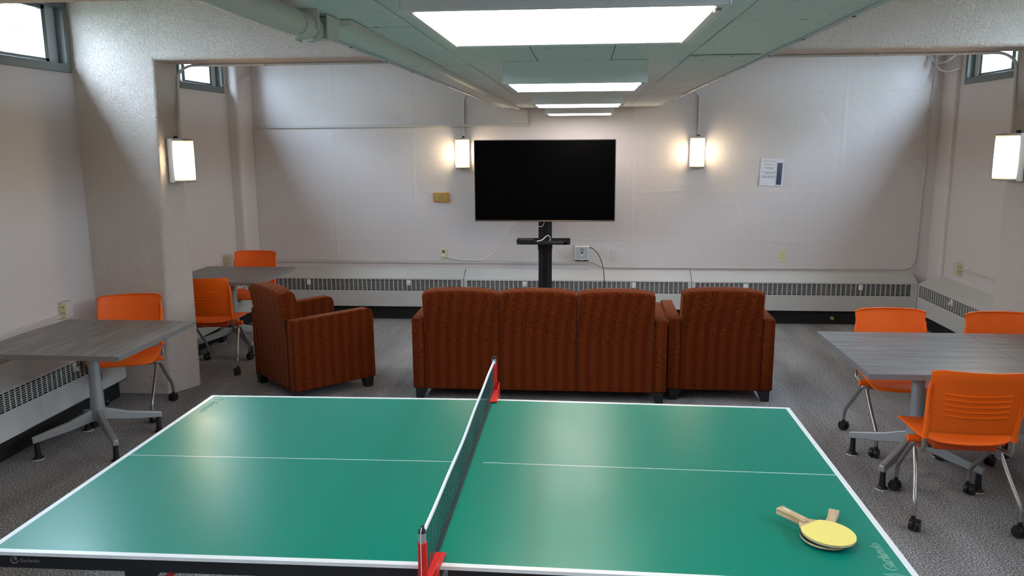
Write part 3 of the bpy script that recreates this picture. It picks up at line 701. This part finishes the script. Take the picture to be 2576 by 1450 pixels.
# ------------------------------------------------------------------ orange chairs
def surf(fn, nu, nv):
    vs = [fn(i / nu * 2 - 1, j / nv) for i in range(nu + 1) for j in range(nv + 1)]; fs = []
    for i in range(nu):
        for j in range(nv): a = i * (nv + 1) + j; fs.append((a, a + nv + 1, a + nv + 2, a + 1))
    return vs, fs
def back_pt(u, v):
    hw = .205 + .018 * v; z = .505 + .335 * v; y = -.208 - .050 * v - .060 * (1 - u * u) * (.35 + .65 * v) - .012 * v * v
    x = u * hw; z += .003 * v; z -= .014 * (abs(u) ** 10) * (1 if v > .9 else 0)
    return (x, y, z)
def make_chair(label, loc, rz, group):
    t = thing('nesting_chair', label, 'chair', loc, rz, group)
    # seat
    def seat_pt(u, v):
        yy = -.215 + .44 * v; ww = .222 + .012 * min(1, v / .75) - .022 * max(0, (v - .85) / .15) ** 2.2 - .022 * max(0, (.2 - v) / .2) ** 2
        x = u * ww; z = .464 - .016 * (1 - u * u) * (1 - v) - .030 * max(0, (v - .72) / .28) ** 2 + .006 * abs(u) ** 4
        yy -= .030 * abs(u) ** 4 * max(0, v - .5) * 2; yy += .035 * abs(u) ** 4 * max(0, .35 - v) * 2
        return (x, yy, z - .004)
    b = MB(); b.add(*surf(seat_pt, 14, 14)); b.build('seat', 'orange_plastic', t, solid=.010, bevel=.003, smooth=True)
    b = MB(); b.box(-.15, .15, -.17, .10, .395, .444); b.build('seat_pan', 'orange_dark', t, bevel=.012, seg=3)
    # backrest shell with a rolled top
    def bp(u, v):
        if v <= .9: x, y, z = back_pt(u, v / .9)
        else:
            x, y, z = back_pt(u, 1); k = (v - .9) / .1; y += .014 * k; z += .004 * math.sin(k * math.pi)
        return (x, y, z)
    b = MB(); b.add(*surf(bp, 16, 14)); bk = b.build('backrest', 'orange_plastic', t, solid=.008, bevel=.0025, smooth=True)
    for k in range(5):
        v = .30 + k * .088; w_ = .90 if k else .86
        pts = [Vector(back_pt(u * .70, v)) + Vector((0, -.0045, -.006 * (1 - (u) ** 2))) for u in [i / 8 - 1 for i in range(17)]]
        pts = [pts[0] + Vector((0, .004, .004))] + pts + [pts[-1] + Vector((0, .004, .004))]
        b = MB(); b.tube(pts, .0042, 6); b.build('rib', 'orange_plastic', bk, smooth=True)
    for s in (-1, 1):
        p0 = Vector(back_pt(s * 1.0, .62)); p1 = Vector(back_pt(s, 0.02))
        b = MB(); b.tube([p0 + Vector((0, -.004, .06)), p0, p1, Vector((s * .210, -.208, .470))], [.006, .0135, .0155, .016], 12); b.build('upright_sleeve', 'orange_plastic', bk, smooth=True)
        b = MB(); b.tube([Vector(back_pt(s * .97, .80)) + Vector((0, -.006, 0)), Vector(back_pt(s * 1.0, .30)) + Vector((0, -.015, 0))], .002, 6); b.build('groove_shade', 'orange_dark', bk)  # thin darker line: shade of the moulded groove put into the colour
        b = MB(); b.tube(round_path([(s * .210, -.208, .478), (s * .211, -.205, .398), (s * .208, -.120, .385), (s * .175, -.075, .385), (s * .10, -.072, .388)], .035), .0115, 12); b.build('back_tube', 'steel_tube', t, smooth=True)
        b = MB(); b.tube([(s * .15, -.04, .405), (s * .236, -.04, .405)], .0195, 16); b.build('pivot_cap', 'orange_plastic', t, smooth=True, bevel=.002)
        b = MB(); b.tube([(s * .10, -.072, .386), (s * .145, -.072, .386)], .015, 12); b.build('pivot_bushing', 'black_plastic', t, smooth=True)
        for nm, pth, cz in (('rear', [(s * .12, -.055, .378), (s * .205, -.062, .378), (s * .222, -.16, .265), (s * .248, -.262, .145), (s * .250, -.268, .078)], None),
                            ('front', [(s * .12, -.02, .378), (s * .198, -.018, .378), (s * .196, .08, .28), (s * .190, .218, .150), (s * .189, .226, .078)], None)):
            b = MB(); b.tube(round_path(pth, .03), .0115, 12); lg = b.build('leg', 'steel_tube', t, smooth=True)
            ex, ey, ez = pth[-1]; ang = .5 * s if nm == 'rear' else -.7 * s
            dx, dy = math.cos(ang), math.sin(ang)
            b = MB(); b.tube([(ex, ey, .085), (ex, ey, .058)], .0105, 12)
            cx, cy = ex - dy * .012, ey - dx * .012
            for k in (-1, 1):
                a = Vector((cx + k * dx * .006, cy + k * dy * .006, .0305)); c_ = Vector((cx + k * dx * .026, cy + k * dy * .026, .0305)); b.tube([a, (a + c_) / 2, c_], [.0295, .0295, .026], 18)
            b.obox((cx, cy, .042), (dx * .024, dy * .024, 0), (-dy * .018, dx * .018, 0), (0, 0, .016))
            b.build('caster', 'black_plastic', lg, smooth=True)
    return t
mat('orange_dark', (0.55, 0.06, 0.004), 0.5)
G = 'orange nesting chairs at the grey tables'
R = math.radians
c0 = make_chair('orange chair in front by the right table, back turned to camera', (2.372, 1.362, 0), R(-4), G)
dup(c0, (2.445, 2.285, 0), R(180 - 1.7), 'orange chair behind the right table, wholly in view between sofa and pillar')
dup(c0, (3.10, 2.20, 0), R(180 - 3), 'orange chair cut by the right picture edge, behind the second right table')
dup(c0, (-2.865, 2.520, 0), R(198.6), 'orange chair behind the near left table, in front of concrete pillar')
dup(c0, (-2.985, 4.965, 0), R(182), 'orange chair in left back corner, beyond the far table')
dup(c0, (-2.790, 3.832, 0), R(5), 'orange chair half hidden by left pillar, back to camera at far table')

# ------------------------------------------------------------------ grey laminate tables
def make_table(label, x0, x1, y0, y1, lam, group, zt=.74, rz=0.0, rot_ped=0.0):
    cx, cy = (x0 + x1) / 2, (y0 + y1) / 2; hx, hy = (x1 - x0) / 2, (y1 - y0) / 2
    t = thing('pedestal_table', label, 'table', (cx, cy, 0), rz, group)
    b = MB(); b.box(-hx, hx, -hy, hy, zt - .030, zt); o = b.build('tabletop', lam, t, bevel=.0015)
    b = MB(); e = .0015
    for q in ((-hx - e, hx + e, -hy - e, -hy), (-hx - e, hx + e, hy, hy + e), (-hx - e, -hx, -hy, hy), (hx, hx + e, -hy, hy)): b.box(*q, zt - .0295, zt - .0008)
    b.build('edge_band', 'laminate_edge', t)
    b = MB(); b.box(-.20, .20, -.03, .03, zt - .05, zt - .0302); b.box(-.03, .03, -.20, .20, zt - .05, zt - .0302); b.build('support_bracket', 'silver_paint', t)
    b = MB(); b.lathe((0, 0, 0), [(.036, zt - .05), (.036, .50), (.040, .36), (.045, .25), (.046, .20), (.036, .175)][::-1], 24); b.build('column', 'silver_paint', t, smooth=True)
    for k in range(4):
        a = math.radians(45 + 90 * k) + rot_ped; d = Vector((math.cos(a), math.sin(a), 0)); n = Vector((-d.y, d.x, 0)); L = .39
        # blade arm: deep at the hub, shallow at the tip
        def sec(r, zb, zt_, w_): c = d * r; return [c - n * w_ + Vector((0, 0, zb)), c + n * w_ + Vector((0, 0, zb)), c + n * w_ * .8 + Vector((0, 0, zt_)), c - n * w_ * .8 + Vector((0, 0, zt_))]
        vs = sec(.02, .180, .262, .022) + sec(.18, .142, .200, .020) + sec(L, .108, .146, .019); fs = []
        for i in range(2):
            for j in range(4): fs.append((i * 4 + j, i * 4 + (j + 1) % 4, (i + 1) * 4 + (j + 1) % 4, (i + 1) * 4 + j))
        fs += [(3, 2, 1, 0), (8, 9, 10, 11)]
        b = MB(); b.add(vs, fs); lg = b.build('leg', 'silver_paint', t, bevel=.005, seg=2)
        c = d * (L - .024)
        b = MB(); b.lathe((c.x, c.y, 0), [(.033, .006), (.030, .012), (.020, .020), (.017, .05), (.015, .108)], 18); gl_ = b.build('glide', 'black_plastic', lg, smooth=True)
        b = MB(); b.cyl((c.x, c.y, .0032), .034, .0055, 'z', 20); b.build('glide_disc', 'white_plastic', gl_)
    return t
GT = 'square grey laminate pedestal tables'
make_table('near left grey wood-look table beside the white radiator', -3.205, -2.262, 1.455, 2.408, 'laminate_y', GT)
make_table('far left grey wood-look table in corner, partly behind the pillar', -3.345, -2.440, 3.955, 4.865, 'laminate_x', GT)
make_table('whole grey wood-look table right of the sofa with orange chairs around it', 1.930, 2.836, 1.372, 2.345, 'laminate_x', GT)
make_table('grey wood-look table cut off by right edge of picture, pushed against another', 2.841, 3.747, 1.372, 2.345, 'laminate_x', GT)

# ------------------------------------------------------------------ table tennis table
TT = thing('table_tennis_table', 'green table tennis table with white lines and black frame in foreground', 'ping-pong table', (0, 0, 0))
HT, DR = .760, .0108
def zt_(x): return HT - DR * abs(x) / 1.37
for s in (-1, 1):
    b = MB(); xa, xb = s * .003, s * 1.37; n = 8; vs = []; fs = []
    for i in range(n + 1):
        x = xa + (xb - xa) * i / n
        for (y, dz) in ((-.7625, 0), (.7625, 0), (.7625, -.011), (-.7625, -.011)): vs.append((x, y, zt_(x) + dz))
    for i in range(n):
        for k in range(4): fs.append((i * 4 + k, i * 4 + (k + 1) % 4, (i + 1) * 4 + (k + 1) % 4, (i + 1) * 4 + k))
    fs += [(3, 2, 1, 0), tuple(range(n * 4, n * 4 + 4))]
    b.add(vs, fs); b.build('tabletop', 'tt_surface', TT)
    # black steel apron under each half
    def rail(x0, x1, y0, y1, nm='apron'):
        z0, z1 = zt_(x0) - .0115, zt_(x1) - .0115; h_ = .042
        vs = [(x0, y0, z0 - h_), (x1, y0, z1 - h_), (x1, y1, z1 - h_), (x0, y1, z0 - h_), (x0, y0, z0), (x1, y0, z1), (x1, y1, z1), (x0, y1, z0)]
        b = MB(); b.add(vs, [(3, 2, 1, 0), (4, 5, 6, 7), (0, 1, 5, 4), (1, 2, 6, 5), (2, 3, 7, 6), (3, 0, 4, 7)]); return b.build(nm, 'leg_black', TT)
    rail(s * .045, s * 1.362, -.757, -.727); rail(s * .045, s * 1.362, .727, .757); rail(s * 1.335, s * 1.362, -.727, .727); rail(s * .045, s * .072, -.727, .727)
    for sy in (-1, 1):
        y = sy * .715
        b = MB(); b.box(*sorted((s * .905, s * .945)), y - .02, y + .02, 0.02, .70); lg = b.build('leg', 'leg_black', TT, bevel=.003)
        b = MB(); b.prism([(s * .945, .703), (s * .82, .703), (s * .905, .60), (s * .945, .60)], 'y', y - .022, y - .018); b.build('gusset', 'leg_black', lg)
        b = MB(); b.cyl((s * .925, y, .012), .03, .022, 'z', 16); b.build('foot', 'black_plastic', lg)
        b = MB(); b.box(*sorted((s * .16, s * .20)), y - .02, y + .02, .10, .70); lg = b.build('leg', 'leg_black', TT, bevel=.003)
        b = MB(); b.cyl((s * .18, y, .05), .05, .03, 'y', 20); b.box(s * .18 - .018, s * .18 + .018, y - .017, y + .017, .05, .11); b.build('wheel', 'black_plastic', lg, smooth=True)
        b = MB(); b.tube([(s * .78, y - .0, .705), (s * .92, y - .0, .56)], .010, 8); b.build('brace', 'red_paint', TT, smooth=True)
    b = MB(); b.box(*sorted((s * .905, s * .945)), -.695, .695, .12, .16); b.build('crossbar', 'leg_black', TT)
    b = MB(); b.box(*sorted((s * .16, s * .20)), -.695, .695, .14, .18); b.build('crossbar', 'leg_black', TT)
# printed brand on the playing surface, near right and far left corners
def brand(s):
    zz_ = zt_(1.3) + .0006
    M = frame_matrix((s * 1.322, s * -.678, zz_), (0, s, 0), (-s, 0, 0))
    text('brand_lettering', 'Garlando', .047, 'mint_print', TT, M, outline=.00055, shear=.30, sx=.92)
    def arc(c, r, a0, a1, n=26): return [(c[0] + r * math.cos(math.radians(a0 + (a1 - a0) * k / n)), c[1] + r * math.sin(math.radians(a0 + (a1 - a0) * k / n)), 0) for k in range(n + 1)]
    b = MB(); c = (-.048, .018)
    for pth in (arc(c, .036, 60, 400), arc(c, .029, 75, 385), arc((c[0] + .006, c[1] + .004), .012, 0, 360), [(c[0] + .018, c[1] + .008, 0), (c[0] + .034, c[1] + .030, 0)]): b.tube([M @ Vector(p) for p in pth], .0006, 5)
    b.build('brand_emblem', 'mint_print', TT)
brand(1); brand(-1)
M = frame_matrix((-1.262, -.7582, .7165), (1, 0, -.00), (0, 0, 1))
text('brand_lettering', 'Garlando', .017, 'grey_print', TT, M, shear=.2)
b = MB(); b.tube([M @ Vector((-.016 + .011 * math.cos(a / 10), .006 + .011 * math.sin(a / 10), 0)) for a in range(8, 64, 2)], .0012, 5); b.tube([M @ Vector((-.016, .006, 0)), M @ Vector((-.012, .014, 0)), M @ Vector((-.008, .008, 0))], .0018, 5); b.build('brand_emblem', 'grey_print', TT)

# net set
N = thing('table_tennis_net', 'green mesh net with white top band on red clamp posts', 'net', (0, 0, .76))
NZ0, NZ1, NY0, NY1 = .012, .150, -.868, .878
def xo(y, z): return .002 * math.sin(y * 4.3 + z * 18) * (z / .15) + .0015 * math.sin(y * 17) * (1 - z / .15)
def ztop(y): return NZ1 - .006 * math.sin(math.pi * (y - NY0) / (NY1 - NY0)) + .002 * math.sin(y * 11)
b = MB(); cell = .0125; nn = int((NY1 - NY0) / cell)
th = .00055
for fam in (1, -1):
    for i in range(-14, nn + 14):
        y_ = NY0 + i * cell; z_ = NZ0; pts = []
        for k in range(12):
            z = NZ0 + (ztop(0) - NZ0) * k / 11; y = y_ + fam * (z - NZ0) * .62 + .0025 * math.sin(i * 1.7 + k)
            if NY0 <= y <= NY1: pts.append((xo(y, z), y, z))
        if len(pts) > 1: b.tube(pts, th, 3, cap=False)
for z in (.03, .055, .08, .105, .13):
    b.tube([(xo(NY0 + (NY1 - NY0) * k / 60, z), NY0 + (NY1 - NY0) * k / 60, z + .004 * math.sin(k * .9 + z * 90)) for k in range(61)], .0006, 3, cap=False)
o = b.build('mesh', 'net_green', N); o['kind'] = 'stuff'
def band(z0f, h_, thk, m_, nm):
    n = 60; vs = []; fs = []
    for k in range(n + 1):
        y = NY0 + (NY1 - NY0) * k / n; z = z0f(y)
        for (dx, dz) in ((-thk, 0), (thk, 0), (thk, h_), (-thk, h_)): vs.append((xo(y, z) + dx, y, z + dz))
    for k in range(n):
        for q in range(4): fs.append((k * 4 + q, k * 4 + (q + 1) % 4, (k + 1) * 4 + (q + 1) % 4, (k + 1) * 4 + q))
    fs += [(3, 2, 1, 0), tuple(range(n * 4, n * 4 + 4))]
    b = MB(); b.add(vs, fs); return b.build(nm, m_, N)
band(lambda y: ztop(y) - .004, .010, .0035, 'white_tape', 'top_band'); band(lambda y: ztop(y) - .009, .005, .0015, 'navy', 'band_stitching')
b = MB(); b.box(-.004, .0075, -.70, .70, .0008, .0035); b.build('bottom_tape', 'black_matte', N)
for s in (-1, 1):
    y = s * .884
    b = MB(); b.cyl((0, y, .150), .0100, .03, 'z', 18); pt = b.build('post', 'silver_paint', N, smooth=True)
    b = MB(); b.cyl((0, y, .168), .0105, .007, 'z', 18); b.box(-.004, .004, y - s * .016, y - s * .006, .164, .178); b.build('post_cap', 'black_plastic', pt)
    b = MB(); b.cyl((0, y, .035), .0128, .205, 'z', 20); b.build('post_sleeve', 'red_paint', pt, smooth=True)
    # clamp: wedge jaw reaching over the edge, upright web and lower jaw
    def Y(v): return s * v
    b = MB()
    b.prism([(-.012, Y(.885)), (.022, Y(.885)), (.032, Y(.70)), (-.014, Y(.70))] if s == 1 else [(-.012, Y(.885)), (.022, Y(.885)), (.032, Y(.70)), (-.014, Y(.70))], 'z', .004, .009)
    b.prism([(Y(.90), -.07), (Y(.772), -.07), (Y(.772), .006), (Y(.70), .006), (Y(.70), .012), (Y(.80), .030), (Y(.895), .042)], 'x', .021, .025)
    b.prism([(Y(.885), -.07), (Y(.775), -.07), (Y(.775), .004), (Y(.885), .004)], 'x', -.012, -.008)
    b.box(-.012, .025, *sorted((Y(.885), Y(.70))), -.072, -.066)
    b.build('clamp', 'red_paint', N, bevel=.001)
    b = MB(); b.cyl((.006, Y(.83), -.10), .006, .07, 'z', 12); b.cyl((.006, Y(.83), -.135), .016, .014, 'z', 14); b.build('clamp_screw', 'steel_tube', N, smooth=True)
b = MB(); y = -.884
b.tube(smooth_path([(0.0, -.865, .150), (0, y + .008, .174), (-.001, y - .004, .1735), (-.001, y - .0125, .165), (-.001, y - .0155, .10), (-.001, y - .0155, .045), (.001, y - .017, .030), (.008, y - .018, .022), (.012, y - .018, -.005), (.016, y - .018, -.04)], 6), .0011, 6)
b.tube(smooth_path([(0, y - .0165, .036), (-.003, y - .018, .02), (0, y - .0165, .008), (.003, y - .018, -.005), (0, y - .018, -.02), (.003, y - .018, -.03)], 5), .0018, 6)
b.build('cord', 'white_cord', N, smooth=True)

# paddles
def blade_outline(r1=.075, n=40):
    pts = []
    for k in range(n + 1):
        a = math.radians(-146 + 292 * k / n); pts.append((.083 + .081 * math.cos(a), .0755 * math.sin(a)))
    return pts
def paddle(label, loc, rz, tilt, top_m, bot_m):
    t = thing('table_tennis_paddle', label, 'paddle', loc, rz, 'two table tennis paddles lying crossed'); t.rotation_euler.y = tilt
    bo = blade_outline()           # local: handle towards -x, blade towards +x
    wood = bo + [(-.004, -.022), (-.012, -.015), (-.06, -.0135), (-.06, .0135), (-.012, .015), (-.004, .022)][::1]
    wood = bo + [(.002, .032), (-.012, .0165), (-.05, .0145), (-.05, -.0145), (-.012, -.0165), (.002, -.032)]
    b = MB(); b.prism(wood, 'z', -.003, .003); b.build('blade', 'paddle_wood', t)
    ru = bo
    b = MB(); b.prism(ru, 'z', .0031, .0052); b.build('rubber', top_m, t)
    b = MB(); b.prism(ru, 'z', -.0052, -.0031); b.build('rubber', bot_m, t)
    hp = [(.004, .0125), (-.045, .0130), (-.085, .0150), (-.100, .0165), (-.100, -.0165), (-.085, -.0150), (-.045, -.0130), (.004, -.0125)]
    for z0, z1 in ((.0031, .0115), (-.0115, -.0031)):
        b = MB(); b.prism(hp, 'z', z0, z1); b.build('handle_scale', 'paddle_wood', t, bevel=.0025, seg=2)
    b = MB(); b.prism(hp[3:5] + [(-.05, -.0130), (-.05, .0130)], 'z', -.003, .003); b.build('handle_core', 'paddle_wood', t)
    n = 16
    b = MB(); b.prism([(-.072 + (.009 if math.cos(2 * math.pi * k / n) > 0 else -.009) + .0048 * math.cos(2 * math.pi * k / n), .0048 * math.sin(2 * math.pi * k / n)) for k in range(n)], 'z', .0116, .0120); top_m.startswith('yellow') and b.build('oval_badge', 'badge', t)
    b = MB(); b.box(-.0008, .0008, -.0105, .0105, .0116, .0118); b.build('red_line', 'red_paint', t)
    return t
mat('badge', (0.72, 0.74, 0.55), 0.4)
d2 = math.atan2(-.16, -.075)
paddle('plain wooden paddle lying underneath, its pale handle pointing away', (1.203, -.428, .7605 + .0020), math.atan2(-.115, -.050), 0, 'black_rubber', 'black_rubber')
d1 = math.atan2(-.582 + .36, 1.226 - 1.055)
paddle('paddle with bright yellow rubber face lying on top of the other', (1.122, -.450, .7605 + .0185), d1, R(1.6), 'yellow_rubber', 'black_rubber')

# ------------------------------------------------------------------ outside: grade level, a tree beyond the left windows, added trees blocking low sky
for s, X0 in ((-1, XL - .21), (1, XR + .21)):
    b = MB(); xa, xb = sorted((X0, X0 + s * 40)); b.box(xa, xb, -30, 40, 1.9, 2.1); struct(b.build('ground', 'grass'))
def make_tree(label, loc):
    t = thing('tree', label, 'tree', loc, 0, 'leafy trees outside the high windows')
    b = MB(); b.tube([(0, 0, 0), (.1, 0, 1.2), (0, .1, 2.2)], [.16, .12, .06], 10); b.build('trunk', 'bark', t, smooth=True)
    b = MB()
    for i in range(1500):
        a = random.uniform(0, 6.283); zc = random.uniform(-1.0, 1.0); rr = 1.9 * math.sqrt(max(0, 1 - zc * zc)) * random.random() ** .4
        c = Vector((rr * math.cos(a), rr * math.sin(a), 2.2 + 1.7 * zc)); q = Matrix.Rotation(random.uniform(0, 6.28), 3, Vector((random.random(), random.random(), random.random() + .01)).normalized())
        l = random.uniform(.09, .15); b.add([c + q @ Vector(p) for p in ((-l, 0, 0), (0, -l * .55, .01), (l, 0, 0), (0, l * .55, .01))], [(0, 1, 2, 3)])
    o = b.build('foliage', 'leaf', t); o['kind'] = 'stuff'
    return t
t0_ = make_tree('pale green tree seen through the upper left window', (-9.6, 9.6, 2.1))
dup(t0_, (-9.0, 4.6, 2.1), 1.0, 'added tree blocking low sky outside left wall, hidden beside the near window')  # this tree and those below are added to cut low-angle sky light
dup(t0_, (-9.3, -.5, 2.1), 2.0, 'added tree blocking low sky outside left wall behind the camera')
dup(t0_, (9.9, 9.8, 2.1), 3.0, 'added tree blocking low sky outside right wall beyond the far right window')
dup(t0_, (9.6, 4.8, 2.1), 4.0, 'added tree blocking low sky outside right wall beside the near window')
dup(t0_, (9.8, -.4, 2.1), 5.0, 'added tree blocking low sky outside right wall behind the camera')
